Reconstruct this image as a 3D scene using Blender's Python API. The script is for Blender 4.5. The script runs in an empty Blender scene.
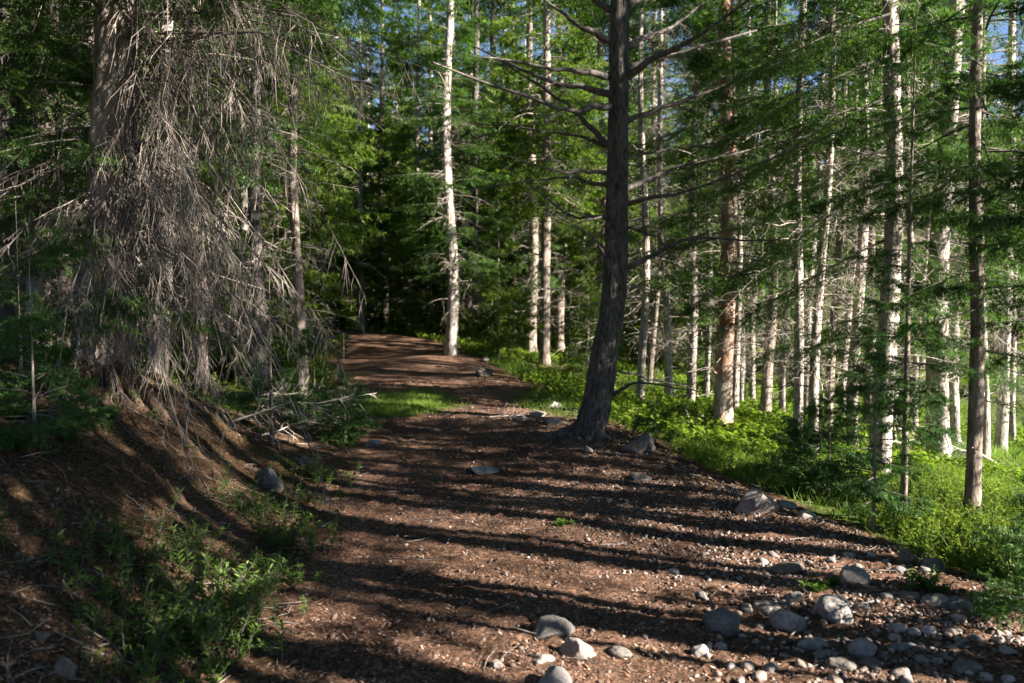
import bpy, math, random
import numpy as np
from mathutils import Vector, Matrix
PI = math.pi
random.seed(7)
rng = np.random.default_rng(11)
scene = bpy.context.scene
col = scene.collection

# ------------------------------------------------------------------ camera
CAM = np.array([0.0, 0.0, 1.6]); PITCH = math.radians(3.0); FPX = 796.0
cd = bpy.data.cameras.new('camera'); cam = bpy.data.objects.new('camera', cd); col.objects.link(cam)
cam.location = CAM; cam.rotation_euler = (PI/2 - PITCH, 0, 0)
cd.sensor_width = 36; cd.lens = 28.0; cd.clip_start = 0.05; cd.clip_end = 3000
cd.dof.use_dof = True; cd.dof.focus_distance = 6.0; cd.dof.aperture_fstop = 2.2
scene.camera = cam
# ------------------------------------------------------------------ sky and sun
SUN_AZ = math.radians(113)     # clockwise from the view direction (+Y)
SUN_EL = math.radians(28)
w = bpy.data.worlds.new('World'); scene.world = w; w.use_nodes = True
nt = w.node_tree; nt.nodes.clear()
out = nt.nodes.new('ShaderNodeOutputWorld'); bg = nt.nodes.new('ShaderNodeBackground'); sky = nt.nodes.new('ShaderNodeTexSky')
sky.sky_type = 'NISHITA'; sky.sun_disc = False; sky.sun_elevation = SUN_EL; sky.sun_rotation = SUN_AZ
sky.altitude = 3000; sky.air_density = .8; sky.dust_density = .3; sky.ozone_density = 1.0
bg.inputs['Strength'].default_value = 0.05
nt.links.new(sky.outputs[0], bg.inputs[0]); nt.links.new(bg.outputs[0], out.inputs[0])
sd = bpy.data.lights.new('sun', 'SUN'); sun = bpy.data.objects.new('sun', sd); col.objects.link(sun)
sd.energy = 5.0; sd.angle = math.radians(0.5); sd.color = (1.0, 0.90, 0.76)
tosun = Vector((math.sin(SUN_AZ)*math.cos(SUN_EL), math.cos(SUN_AZ)*math.cos(SUN_EL), math.sin(SUN_EL)))
sun.rotation_euler = tosun.to_track_quat('Z', 'Y').to_euler(); sun.location = (20, -10, 20)
scene.view_settings.view_transform = 'Standard'; scene.view_settings.look = 'None'
scene.view_settings.exposure = 2.4; scene.view_settings.gamma = 1.0
scene.cycles.max_bounces = 6; scene.cycles.diffuse_bounces = 1; scene.cycles.transmission_bounces = 3
scene.cycles.use_denoising = True

# ------------------------------------------------------------------ helpers
def tag(o, label=None, cat=None, group=None, kind=None):
    if label: o['label'] = label
    if cat: o['category'] = cat
    if group: o['group'] = group
    if kind: o['kind'] = kind
    return o
def empty(name, loc=(0, 0, 0), rz=0.0):
    o = bpy.data.objects.new(name, None); o.empty_display_size = 0.1
    col.objects.link(o); o.location = loc; o.rotation_euler = (0, 0, rz); return o
def mesh_obj(name, V, T, mat, parent=None, smooth=False, cols=None):
    """V (n,3); T (m,k) faces with k = 3 or 4 (or a list of such arrays)."""
    V = np.asarray(V, np.float32)
    Ts = T if isinstance(T, list) else [T]
    Ts = [np.asarray(t, np.int32) for t in Ts if len(t)]
    me = bpy.data.meshes.new(name)
    me.vertices.add(len(V)); me.vertices.foreach_set('co', V.ravel())
    tot = np.concatenate([np.full(len(t), t.shape[1], np.int32) for t in Ts])
    idx = np.concatenate([t.ravel() for t in Ts])
    me.loops.add(len(idx)); me.loops.foreach_set('vertex_index', idx)
    me.polygons.add(len(tot)); st = np.concatenate([[0], np.cumsum(tot)[:-1]]).astype(np.int32)
    me.polygons.foreach_set('loop_start', st)
    if smooth: me.polygons.foreach_set('use_smooth', np.ones(len(tot), bool))
    me.update(calc_edges=True)
    if cols is not None:
        a = me.attributes.new('zone', 'FLOAT_COLOR', 'POINT'); a.data.foreach_set('color', np.asarray(cols, np.float32).ravel())
    if isinstance(mat, (list, tuple)):
        for q in mat: me.materials.append(q)
        me.polygons.foreach_set('material_index', (tot == 4).astype(np.int32))
    else: me.materials.append(mat)
    o = bpy.data.objects.new(name, me); col.objects.link(o)
    if parent: o.parent = parent
    return o
def copy_tree(o, parent=None):
    c = o.copy(); col.objects.link(c)
    if parent: c.parent = parent
    for ch in list(o.children): copy_tree(ch, c)
    return c
class Geo:
    def __init__(s): s.V = []; s.Q = []; s.T = []; s.n = 0
    def add(s, V, Q=None, T=None):
        V = np.asarray(V, float).reshape(-1, 3)
        if Q is not None and len(Q): s.Q.append(np.asarray(Q) + s.n)
        if T is not None and len(T): s.T.append(np.asarray(T) + s.n)
        s.V.append(V); s.n += len(V)
    def obj(s, name, mat, parent=None, smooth=False):
        T = []
        if s.Q: T.append(np.concatenate(s.Q))
        if s.T: T.append(np.concatenate(s.T))
        return mesh_obj(name, np.concatenate(s.V), T, mat, parent, smooth)
def norm(a): return a / np.maximum(np.linalg.norm(a, axis=-1, keepdims=True), 1e-9)
def tubes(P, R, sides=4):
    """batch of tubes: P (n,k,3) R (n,k) -> V, Q"""
    P = np.asarray(P, float); R = np.asarray(R, float)
    n, k, _ = P.shape
    tan = np.gradient(P, axis=1); tan = norm(tan)
    ref = np.where(np.abs(tan[:, :1, 2:3]) > 0.8, np.array([1.0, 0, 0]), np.array([0, 0, 1.0]))
    u = norm(np.cross(tan, ref)); v = np.cross(tan, u)
    a = np.arange(sides) * 2*PI/sides
    V = P[:, :, None] + R[:, :, None, None]*(u[:, :, None]*np.cos(a)[:, None] + v[:, :, None]*np.sin(a)[:, None])
    i, j, s = np.meshgrid(np.arange(n), np.arange(k-1), np.arange(sides), indexing='ij')
    b = (i*k + j)*sides; s2 = (s+1) % sides
    Q = np.stack([b+s, b+s2, b+sides+s2, b+sides+s], -1).reshape(-1, 4)
    return V.reshape(-1, 3), Q
def wob(x, y, seed=0):
    r = np.random.default_rng(seed); t = 0
    for f, a in ((0.35, 1), (0.9, .5), (2.1, .28), (4.7, .14)):
        p = r.uniform(0, 6.28, 4); th = r.uniform(0, PI)
        t = t + a*np.sin(f*(x*math.cos(th)+y*math.sin(th))+p[0])*np.sin(f*1.3*(-x*math.sin(th)+y*math.cos(th))+p[1])
    return t

# ------------------------------------------------------------------ terrain
YL = np.array([-20, 0, 3.33, 4.25, 5.5, 7.1, 8.8, 10.6, 12.7, 18.2, 25.5, 32, 45]); XL = np.array([-1.2, -1.1, -1.18, -1.3, -1.34, -1.5, -1.95, -2.35, -2.75, -4.1, -5.6, -9, -20])
YR = np.array([-20, 0, 4.25, 5.0, 6.4, 8.5, 12.7, 18.2, 24.5, 29, 36, 45]); XR = np.array([4.0, 3.6, 2.75, 2.25, 1.8, 1.37, .75, -.75, -2.3, -5.2, -11, -18])
def pl(y): return np.interp(y, YL, XL)
def pr(y): return np.interp(y, YR, XR)
def sstep(a, b, x):
    t = np.clip((x-a)/(b-a), 0, 1); return t*t*(3-2*t)
def gz(x, y):
    x = np.asarray(x, float); y = np.asarray(y, float)
    dl = pl(y) - x; dr = x - pr(y)
    z = 0.03*wob(x, y, 3) + 0.012*wob(x*3, y*3, 5)
    hb = 0.95*sstep(-2, 3, y)*(1-0.72*sstep(7.2, 10.5, y))
    z = z + hb*sstep(-0.1, 2.1, dl) + np.clip(dl-2.1, 0, 60)*0.03 + 0.10*sstep(0, 1.2, dl)*wob(x*1.2, y*1.2, 8)*0.7
    z = z - 0.14*np.clip(dr, 0, 9) - 0.03*np.clip(dr-9, 0, 60) + 0.06*sstep(0, 1.5, dr)*wob(x, y, 9)
    z = z + 0.010*wob(x*5.5, y*5.5, 15)*sstep(22, 14, y) + .085*sstep(0, .8, dl)*wob(x*2.8, y*2.8, 16)*sstep(16, 9, y)
    z = z + 0.22*np.exp(-((x+1.7)**2+(y-19.2)**2)/3.0)                # mound at the pale tree
    z = z + 0.10*np.exp(-((x-0.95)**2+(y-9.0)**2)/0.9)                # swell round the big tree
    z = z + 0.5*sstep(17, 30, y)*(x < 60)
    z = z - 0.07*np.exp(-((x-(pl(y)+pr(y))/2-0.5)**2)/.12)*sstep(12, 6, y)*0
    z = z + 9*sstep(60, 130, np.hypot(x, y)) + 0.0*x
    return z
def gzs(x, y): return float(gz(x, y))
def on_ground(xp, d):
    u = (xp-512)/FPX; x = 0.0
    for _ in range(4):
        z = gzs(x, d); t = d*math.cos(PITCH) - (z-1.6)*math.sin(PITCH); x = u*t
    return (x, d, z)
def px(xp, yp, d):
    u = (xp-512)/FPX; v = (341.5-yp)/FPX
    t = d/(math.cos(PITCH)+v*math.sin(PITCH))
    return np.array([u*t, d, 1.6+t*(-math.sin(PITCH)+v*math.cos(PITCH))])
def hit(xp, yp):
    u = (xp-512)/FPX; v = (341.5-yp)/FPX
    dr = np.array([u, math.cos(PITCH)+v*math.sin(PITCH), -math.sin(PITCH)+v*math.cos(PITCH)])
    t = np.arange(1.0, 60, 0.01); P = CAM + t[:, None]*dr
    below = P[:, 2] < gz(P[:, 0], P[:, 1]); i = int(np.argmax(below)) if below.any() else len(t)-1
    return P[i], t[i]

# ------------------------------------------------------------------ materials
def mat(name):
    m = bpy.data.materials.new(name); m.use_nodes = True; nt = m.node_tree; nt.nodes.clear()
    o = nt.nodes.new('ShaderNodeOutputMaterial'); return m, nt, o
def node(nt, t, **kw):
    n = nt.nodes.new(t)
    for k, v in kw.items():
        if hasattr(n, k): setattr(n, k, v)
        else: n.inputs[k].default_value = v
    return n
def ramp(nt, fac, stops):
    r = nt.nodes.new('ShaderNodeValToRGB'); e = r.color_ramp.elements
    while len(e) < len(stops): e.new(0.5)
    for el, (p, c) in zip(e, stops): el.position = p; el.color = (*c, 1)
    nt.links.new(fac, r.inputs[0]); return r.outputs[0]
def noise(nt, scale, detail=5, rough=.6, vec=None, dist=0.0):
    n = node(nt, 'ShaderNodeTexNoise', Scale=scale, Detail=detail, Roughness=rough, Distortion=dist)
    if vec is not None: nt.links.new(vec, n.inputs['Vector'])
    return n.outputs['Fac']
def mixc(nt, f, a, b, mode='MIX'):
    m = nt.nodes.new('ShaderNodeMix'); m.data_type = 'RGBA'; m.blend_type = mode
    for s, v in ((m.inputs[0], f), (m.inputs[6], a), (m.inputs[7], b)):
        if hasattr(v, 'is_output') and v.is_output: nt.links.new(v, s)
        elif isinstance(v, (int, float)): s.default_value = v
        else: s.default_value = (*v, 1)
    return m.outputs[2]
def leaf_mat(name, dark, light, transl=0.35, scale=3.0, tcol=None):
    m, nt, o = mat(name)
    g = node(nt, 'ShaderNodeNewGeometry'); oi = node(nt, 'ShaderNodeObjectInfo')
    n1 = noise(nt, scale, 3, .6, g.outputs['Position'])
    n2 = noise(nt, scale*12, 2, .6, g.outputs['Position'])
    a = node(nt, 'ShaderNodeMath', operation='ADD'); nt.links.new(n1, a.inputs[0]); nt.links.new(n2, a.inputs[1])
    b = node(nt, 'ShaderNodeMath', operation='MULTIPLY_ADD'); nt.links.new(oi.outputs['Random'], b.inputs[0]); b.inputs[1].default_value = .25
    nt.links.new(a.outputs[0], b.inputs[2])
    c = ramp(nt, b.outputs[0], [(0.78, dark), (1.0, tuple((x+y)/2 for x, y in zip(dark, light))), (1.35 if False else .999, light)]) if False else None
    mr = node(nt, 'ShaderNodeMapRange'); nt.links.new(b.outputs[0], mr.inputs[0]); mr.inputs[1].default_value = .85; mr.inputs[2].default_value = 1.35
    c = ramp(nt, mr.outputs[0], [(0.0, dark), (1.0, light)])
    d = node(nt, 'ShaderNodeBsdfPrincipled', Roughness=.5); nt.links.new(c, d.inputs['Base Color'])
    d.inputs['Specular IOR Level'].default_value = .3
    t = node(nt, 'ShaderNodeBsdfTranslucent')
    tc = mixc(nt, 1.0, c, tcol or (1.15, 1.5, .5), 'MULTIPLY'); nt.links.new(tc, t.inputs[0])
    mx = node(nt, 'ShaderNodeMixShader'); mx.inputs[0].default_value = transl
    nt.links.new(d.outputs[0], mx.inputs[1]); nt.links.new(t.outputs[0], mx.inputs[2]); nt.links.new(mx.outputs[0], o.inputs[0])
    return m
def bark_mat(name, stops, sc=9.0, bump=.6, patch=None, plate=.25, vs=4, bd=.03):
    m, nt, o = mat(name)
    tc = node(nt, 'ShaderNodeTexCoord'); mp = node(nt, 'ShaderNodeMapping'); nt.links.new(tc.outputs['Object'], mp.inputs[0])
    mp.inputs['Scale'].default_value = (1, 1, .35)
    n1 = noise(nt, sc, 8, .7, mp.outputs[0], .6)
    vo = node(nt, 'ShaderNodeTexVoronoi', Scale=sc*vs); nt.links.new(mp.outputs[0], vo.inputs['Vector'])
    ad = node(nt, 'ShaderNodeMath', operation='MULTIPLY_ADD'); nt.links.new(vo.outputs[0], ad.inputs[0]); ad.inputs[1].default_value = plate; nt.links.new(n1, ad.inputs[2])
    c = ramp(nt, ad.outputs[0], stops)
    if patch:
        n3 = noise(nt, patch[1], 4, .6, tc.outputs['Object'])
        f = ramp(nt, n3, [(patch[2]-.05, (0, 0, 0)), (patch[2]+.12, (1, 1, 1))])
        c = mixc(nt, f, c, patch[0])
    d = node(nt, 'ShaderNodeBsdfPrincipled', Roughness=.85); nt.links.new(c, d.inputs['Base Color']); d.inputs['Specular IOR Level'].default_value = .2
    bp = node(nt, 'ShaderNodeBump', Strength=bump, Distance=bd); nt.links.new(ad.outputs[0], bp.inputs['Height']); nt.links.new(bp.outputs[0], d.inputs['Normal'])
    nt.links.new(d.outputs[0], o.inputs[0]); return m
M = {}
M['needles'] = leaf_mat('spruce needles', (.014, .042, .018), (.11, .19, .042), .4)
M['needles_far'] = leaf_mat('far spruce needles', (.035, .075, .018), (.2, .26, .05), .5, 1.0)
M['needles_young'] = leaf_mat('young fir needles', (.03, .08, .025), (.08, .16, .04), .35)
M['leaf'] = leaf_mat('undergrowth leaf', (.035, .075, .015), (.23, .30, .04), .5, 2.0)
M['leaf_dark'] = leaf_mat('weed leaf', (.04, .09, .015), (.12, .20, .04), .4, 2.5)
M['grass'] = leaf_mat('grass blades', (.06, .11, .02), (.17, .24, .04), .4, 2.0)
M['bark_dark'] = bark_mat('dark fissured bark', [(.3, (.022, .018, .016)), (.55, (.072, .062, .058)), (.85, (.18, .165, .155))], 9, 1.0, None, .45, 3.2, .07)
M['bark_pale'] = bark_mat('pale grey bark', [(.3, (.12, .09, .075)), (.52, (.24, .2, .175)), (.62, (.36, .32, .29)), (.8, (.47, .43, .4))], 7, .9, None, .3, 4, .04)
M['bark_mid'] = bark_mat('grey brown bark', [(.3, (.06, .045, .035)), (.55, (.2, .16, .135)), (.8, (.36, .31, .28))], 9, .8)
M['bark_old'] = bark_mat('scaly old bark', [(.35, (.06, .042, .033)), (.55, (.2, .155, .13)), (.85, (.44, .38, .34))], 7, 1.0, None, .4, 3, .07)
M['bark_orange'] = bark_mat('orange flaking bark', [(.35, (.2, .1, .06)), (.5, (.42, .3, .24)), (.8, (.6, .5, .44))], 10, .9, ((.27, .12, .07), 2.2, .5))
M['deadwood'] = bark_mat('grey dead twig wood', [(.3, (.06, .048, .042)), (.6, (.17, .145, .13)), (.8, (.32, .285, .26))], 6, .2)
M['twigwood'] = bark_mat('sunlit grey twig wood', [(.3, (.12, .10, .085)), (.6, (.27, .235, .205)), (.8, (.42, .38, .34))], 6, .2)  # paler copy of the dead twig wood, sunlight put into its colour
M['rootwood'] = bark_mat('earthy root bark', [(.3, (.03, .02, .014)), (.6, (.11, .07, .05)), (.85, (.22, .15, .11))], 9, .8)
M['bleached'] = bark_mat('bleached stick wood', [(.3, (.2, .16, .13)), (.6, (.42, .37, .32)), (.8, (.6, .55, .5))], 6, .3)
M['limbwood'] = bark_mat('dark limb bark', [(.3, (.04, .033, .03)), (.6, (.12, .105, .1)), (.85, (.26, .24, .23))], 8, .4)

def rock_mat(q):
    m, nt, o = mat('granite stone'); tc = node(nt, 'ShaderNodeTexCoord'); oi = node(nt, 'ShaderNodeObjectInfo')
    g = node(nt, 'ShaderNodeNewGeometry')
    n1 = noise(nt, 7, 8, .65, g.outputs['Position']); n2 = noise(nt, 60, 3, .6, g.outputs['Position'])
    ad = node(nt, 'ShaderNodeMath', operation='MULTIPLY_ADD'); nt.links.new(n2, ad.inputs[0]); ad.inputs[1].default_value = .5; nt.links.new(n1, ad.inputs[2])
    c = ramp(nt, ad.outputs[0], [(.45, (.06*q, .052*q, .05*q)), (.7, (.2*q, .185*q, .18*q)), (.9, (.38*q, .35*q, .335*q))])
    tint = ramp(nt, oi.outputs['Random'], [(0, (.85, .9, 1.0)), (.5, (1, .98, .95)), (1, (1.05, .92, .82))])
    c = mixc(nt, 1.0, c, tint, 'MULTIPLY')
    d = node(nt, 'ShaderNodeBsdfPrincipled', Roughness=.8); nt.links.new(c, d.inputs['Base Color'])
    bp = node(nt, 'ShaderNodeBump', Strength=.5, Distance=.015); nt.links.new(ad.outputs[0], bp.inputs['Height']); nt.links.new(bp.outputs[0], d.inputs['Normal'])
    nt.links.new(d.outputs[0], o.inputs[0]); return m
M['rock'] = rock_mat(1.0); M['rock_dark'] = rock_mat(.55)  # darker copy for grey stones, also puts shade into the colour of shaded ones
def chips_mat(name, stops):
    m, nt, o = mat(name); g = node(nt, 'ShaderNodeNewGeometry')
    c = ramp(nt, g.outputs['Random Per Island'], stops)
    d = node(nt, 'ShaderNodeBsdfPrincipled', Roughness=.85); nt.links.new(c, d.inputs['Base Color']); nt.links.new(d.outputs[0], o.inputs[0]); return m
M['gravel'] = chips_mat('mixed gravel', [(0, (.06, .04, .035)), (.5, (.14, .095, .075)), (.85, (.22, .17, .15)), (1, (.38, .34, .32))])
M['litter'] = chips_mat('bark and needle litter', [(0, (.03, .02, .016)), (.35, (.10, .055, .035)), (.6, (.19, .10, .068)), (.85, (.30, .19, .14)), (1, (.42, .32, .25))])
def ground_mat():
    m, nt, o = mat('forest ground'); at = node(nt, 'ShaderNodeAttribute', attribute_name='zone'); g = node(nt, 'ShaderNodeNewGeometry')
    P = g.outputs['Position']
    sep = node(nt, 'ShaderNodeSeparateColor'); nt.links.new(at.outputs['Color'], sep.inputs[0])
    n1 = noise(nt, 1.2, 6, .6, P); n2 = noise(nt, 38, 6, .75, P); n3 = noise(nt, 150, 3, .7, P)
    ad = node(nt, 'ShaderNodeMath', operation='MULTIPLY_ADD'); nt.links.new(n1, ad.inputs[0]); ad.inputs[1].default_value = .35; nt.links.new(n2, ad.inputs[2])
    path = ramp(nt, ad.outputs[0], [(.48, (.06, .038, .030)), (.66, (.15, .095, .070)), (.88, (.28, .2, .16))])
    n0 = noise(nt, .7, 3, .5, P, .8)
    tone = ramp(nt, n0, [(.35, (.62, .6, .6)), (.5, (.95, .93, .9)), (.65, (1.25, 1.22, 1.2))]); path = mixc(nt, 1.0, path, tone, 'MULTIPLY')
    floor_ = ramp(nt, ad.outputs[0], [(.45, (.035, .024, .016)), (.68, (.10, .065, .04)), (.9, (.2, .15, .1))])
    green = ramp(nt, ad.outputs[0], [(.45, (.03, .045, .012)), (.7, (.07, .11, .02)), (.9, (.12, .17, .035))])
    gr = node(nt, 'ShaderNodeMath', operation='MULTIPLY_ADD'); nt.links.new(n2, gr.inputs[0]); gr.inputs[1].default_value = .8; nt.links.new(sep.outputs[1], gr.inputs[2])
    gf = ramp(nt, gr.outputs[0], [(.75, (0, 0, 0)), (1.0, (1, 1, 1))])
    vo = node(nt, 'ShaderNodeTexVoronoi', Scale=75.0); nt.links.new(P, vo.inputs['Vector'])
    sv = node(nt, 'ShaderNodeSeparateColor'); nt.links.new(vo.outputs['Color'], sv.inputs[0])
    chip = ramp(nt, sv.outputs[0], [(0, (.35, .33, .33)), (.5, (.8, .75, .72)), (.8, (1.3, 1.15, 1.05)), (1, (1.9, 1.7, 1.6))])
    path = mixc(nt, .8, path, chip, 'MULTIPLY'); floor_ = mixc(nt, .8, floor_, chip, 'MULTIPLY')
    c = mixc(nt, sep.outputs[0], floor_, path); c = mixc(nt, gf, c, green)
    d = node(nt, 'ShaderNodeBsdfPrincipled', Roughness=.95); nt.links.new(c, d.inputs['Base Color']); d.inputs['Specular IOR Level'].default_value = .1
    ah = node(nt, 'ShaderNodeMath', operation='ADD'); nt.links.new(n2, ah.inputs[0]); nt.links.new(sv.outputs[1], ah.inputs[1])
    bp = node(nt, 'ShaderNodeBump', Strength=1.0, Distance=.02); nt.links.new(ah.outputs[0], bp.inputs['Height']); nt.links.new(bp.outputs[0], d.inputs['Normal'])
    nt.links.new(d.outputs[0], o.inputs[0]); return m
M['ground'] = ground_mat()

# ------------------------------------------------------------------ ground sheet
def axis(lo, hi, fine_lo, fine_hi, step, grow=1.14):
    a = list(np.arange(fine_lo, fine_hi+1e-6, step)); s = step
    while a[-1] < hi: s *= grow; a.append(a[-1]+s)
    s = step
    while a[0] > lo: s *= grow; a.insert(0, a[0]-s)
    return np.array(a)
def grassiness(x, y):
    dl = pl(y)-x; dr = x-pr(y)
    g = 0.75*sstep(.15, .9, dr) + 0.25*sstep(0, .5, dl) + .2*sstep(8, 10, y)*sstep(0, .5, dl)
    g = np.maximum(g, 0.95*np.exp(-(((y-11.8)/1.6)**2+((x+1.8)/1.15)**2)))
    g = np.maximum(g, 0.8*np.exp(-(((y-12.6)/1.6)**2+((x-1.0)/1.2)**2)))
    return np.clip(g + .3*wob(x*1.8, y*1.8, 21)*(g > .02), 0, 1)
ax = axis(-900, 900, -5.0, 6.5, .05); ay = axis(-900, 900, 2.4, 13, .05)
X, Y = np.meshgrid(ax, ay); Z = gz(X, Y)
onp = sstep(-.1, .35, X-pl(Y)+.12*wob(X*2, Y*2, 30))*sstep(-.1, .45, pr(Y)-X+.15*wob(X*2, Y*2, 31))
Z = Z + 0.009*rng.standard_normal(Z.shape)*(np.hypot(X, Y) < 16)
Zn = len(ax)
ii, jj = np.meshgrid(np.arange(len(ay)-1), np.arange(len(ax)-1), indexing='ij'); b = ii*Zn+jj
Q = np.stack([b, b+1, b+Zn+1, b+Zn], -1).reshape(-1, 4)
C = np.stack([onp, grassiness(X, Y), 0*X, 0*X+1], -1).reshape(-1, 4)
go = mesh_obj('ground', np.stack([X, Y, Z], -1).reshape(-1, 3), Q, M['ground'], smooth=True, cols=C)
tag(go, 'forest floor with the brown dirt trail', None, None, 'structure')

# ------------------------------------------------------------------ foliage generators
def needle_cloud(S, D, L, U, seg, per, ln, wd, g, r):
    """cover twigs (start S, dir D, length L, up U) with single-triangle needles."""
    n = np.maximum(1, np.round(L/seg)).astype(int)
    idx = np.repeat(np.arange(len(S)), n*per)
    if not len(idx): return
    t = r.random(len(idx)); base = S[idx] + D[idx]*(t*L[idx])[:, None]
    side = norm(np.cross(D, U)); up = np.cross(side, D)
    ang = r.uniform(-.45*PI, .45*PI, len(idx)) + np.where(r.random(len(idx)) < .5, 0, PI)
    ang = r.uniform(0, 2*PI, len(idx)); q = (np.cos(ang)[:, None]*side[idx] + np.sin(ang)[:, None]*up[idx])
    nd = norm(D[idx]*r.uniform(.5, 1.0, (len(idx), 1)) + q)
    l = ln*r.uniform(.7, 1.25, len(idx)); wv = norm(np.cross(nd, up[idx] + .5*side[idx]*r.uniform(-1, 1, (len(idx), 1))))*wd*.5
    V = np.stack([base-wv, base+wv, base+nd*l[:, None]], 1).reshape(-1, 3)
    g.add(V, T=np.arange(len(V)).reshape(-1, 3))
def live_branches(g, gw, S, AZ, L, EL, r, lod=1, droop=.25, upturn=.0, dens=1.0):
    """boughs: S starts (n,3), AZ azimuths, L lengths, EL initial elevation"""
    n = len(S); K = 7; s = np.linspace(0, 1, K)
    hor = np.stack([np.cos(AZ), np.sin(AZ), 0*AZ], -1)
    bend = r.uniform(-.15, .15, n)
    lat = np.stack([-np.sin(AZ), np.cos(AZ), 0*AZ], -1)
    def at(sv, i):
        z = np.tan(EL[i])*sv - droop*sv**2 + upturn*sv**3
        return S[i] + L[i][:, None]*(sv[:, None]*hor[i] + (bend[i]*sv**2)[:, None]*lat[i] + z[:, None]*np.array([0, 0, 1.]))
    def tn(sv, i):
        z = np.tan(EL[i]) - 2*droop*sv + 3*upturn*sv**2
        return norm(hor[i] + (2*bend[i]*sv)[:, None]*lat[i] + z[:, None]*np.array([0, 0, 1.]))
    I = np.arange(n)
    P = np.stack([at(np.full(n, t), I) for t in s], 1)
    R = (.004+.006*L)[:, None]*(1-.85*s)[None]
    V, Qd = tubes(P, R, 3); gw.add(V, Qd)
    cnt = np.maximum(5, (L*(26 if lod == 0 else 20 if lod == 1 else 17)*dens)).astype(int)
    i = np.repeat(I, cnt); sv = r.uniform(.12, 1, len(i))**.85
    p = at(sv, i); t = tn(sv, i); sg = np.where(r.random(len(i)) < .5, 1, -1)
    la = norm(np.cross(np.array([0, 0, 1.]), t))
    d = norm(t*r.uniform(.5, .9, (len(i), 1)) + la*(sg*.9)[:, None] + np.array([0, 0, 1.])*r.uniform(-.85, .2, (len(i), 1)))
    l1 = (L[i]*.42*(1.08-sv)+.07)*r.uniform(.6, 1.2, len(i))
    up = norm(np.cross(t, d)*sg[:, None]*1.0); up = np.where(up[:, 2:3] < 0, -up, up)
    S1, D1, L1, U1 = [p], [d], [l1], [up]
    if lod < 2:
        m = 5 if lod == 0 else 3
        j = np.repeat(np.arange(len(i)), m); q = r.uniform(.2, .95, len(j)); s2 = np.where(r.random(len(j)) < .5, 1, -1)
        la2 = norm(np.cross(up[j], d[j]))
        d2 = norm(d[j]*.8 + la2*(s2*.8)[:, None] + np.array([0, 0, 1.])*r.uniform(-.7, .25, (len(j), 1)))
        S1.append(p[j]+d[j]*(q*l1[j])[:, None]); D1.append(d2); L1.append((l1[j]*.5*(1.1-q)+.03)); U1.append(up[j])
    # the leading shoot itself
    for q0 in (.2, .4, .6, .8):
        S1.append(at(np.full(n, q0), I)); D1.append(norm(at(np.full(n, q0+.2), I)-at(np.full(n, q0), I))); L1.append(L*.22); U1.append(np.tile([0, 0, 1.], (n, 1)))
    S1, D1, L1, U1 = map(np.concatenate, (S1, D1, L1, U1))
    if lod == 0: needle_cloud(S1, D1, L1, U1, .05, 10, .023, .0052, g, r)
    elif lod == 1: needle_cloud(S1, D1, L1, U1, .08, 6, .042, .013, g, r)
    else: needle_cloud(S1, D1, L1, U1, .10, 5, .085, .03, g, r)
def dead_branches(g, S, AZ, L, EL, r, droop=.2, nt_=12, hang=.4, r0=.009, sub=2, rs=1.0):
    n = len(S); K = 6; s = np.linspace(0, 1, K)
    hor = np.stack([np.cos(AZ), np.sin(AZ), 0*AZ], -1); lat = np.stack([-np.sin(AZ), np.cos(AZ), 0*AZ], -1)
    bend = r.uniform(-.3, .3, n)
    kink = r.normal(0, .02, (n, K, 3)); kink[:, 0] = 0
    z = np.tan(EL)[:, None]*s - droop*s**2
    P = S[:, None] + L[:, None, None]*(s[None, :, None]*hor[:, None] + (bend[:, None]*s**2)[..., None]*lat[:, None] + z[..., None]*np.array([0, 0, 1.]) + kink)
    R = (r0*(.6+.5*L)*rs)[:, None]*(1-.85*s)[None]; V, Qd = tubes(P, R, 4); g.add(V, Qd)
    def lvl(P, R, L, m, frac, hang):
        n = len(P); i = np.repeat(np.arange(n), m); sv = r.uniform(.15, 1, len(i)); k = sv*(P.shape[1]-1); k0 = np.minimum(k.astype(int), P.shape[1]-2); f = (k-k0)[:, None]
        p = P[i, k0]*(1-f)+P[i, k0+1]*f; t = norm(P[i, k0+1]-P[i, k0])
        rnd = norm(r.normal(0, 1, (len(i), 3))); pe = norm(rnd - t*np.sum(rnd*t, 1, keepdims=True))
        d = norm(t*r.uniform(.3, 1.0, (len(i), 1)) + pe*1.15 + np.array([0, 0, -hang*1.0]))
        l = L[i]*frac*r.uniform(.5, 1.2, len(i))*(1.15-sv)
        ss = np.linspace(0, 1, 4); c = norm(r.normal(0, 1, (len(i), 3)))*.12 + np.array([0, 0, -hang*.45])
        P2 = p[:, None] + l[:, None, None]*(ss[None, :, None]*d[:, None] + (ss**2)[None, :, None]*c[:, None])
        P2 = P2 + r.normal(0, .05, P2.shape)*l[:, None, None]*np.array([0, .7, .7, 1.])[None, :, None]
        R2 = (np.clip(R[i, 0]*.42, .0016*rs, .008)*r.uniform(.5, 1.5, len(i)))[:, None]*(1-.7*ss)[None]
        V, Qd = tubes(P2, R2, 3); g.add(V, Qd); return P2, R2, l
    P2, R2, l2 = lvl(P, R, L, nt_, .45, hang)
    if sub: lvl(P2, R2, l2, sub, .5, hang*1.2)

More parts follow.
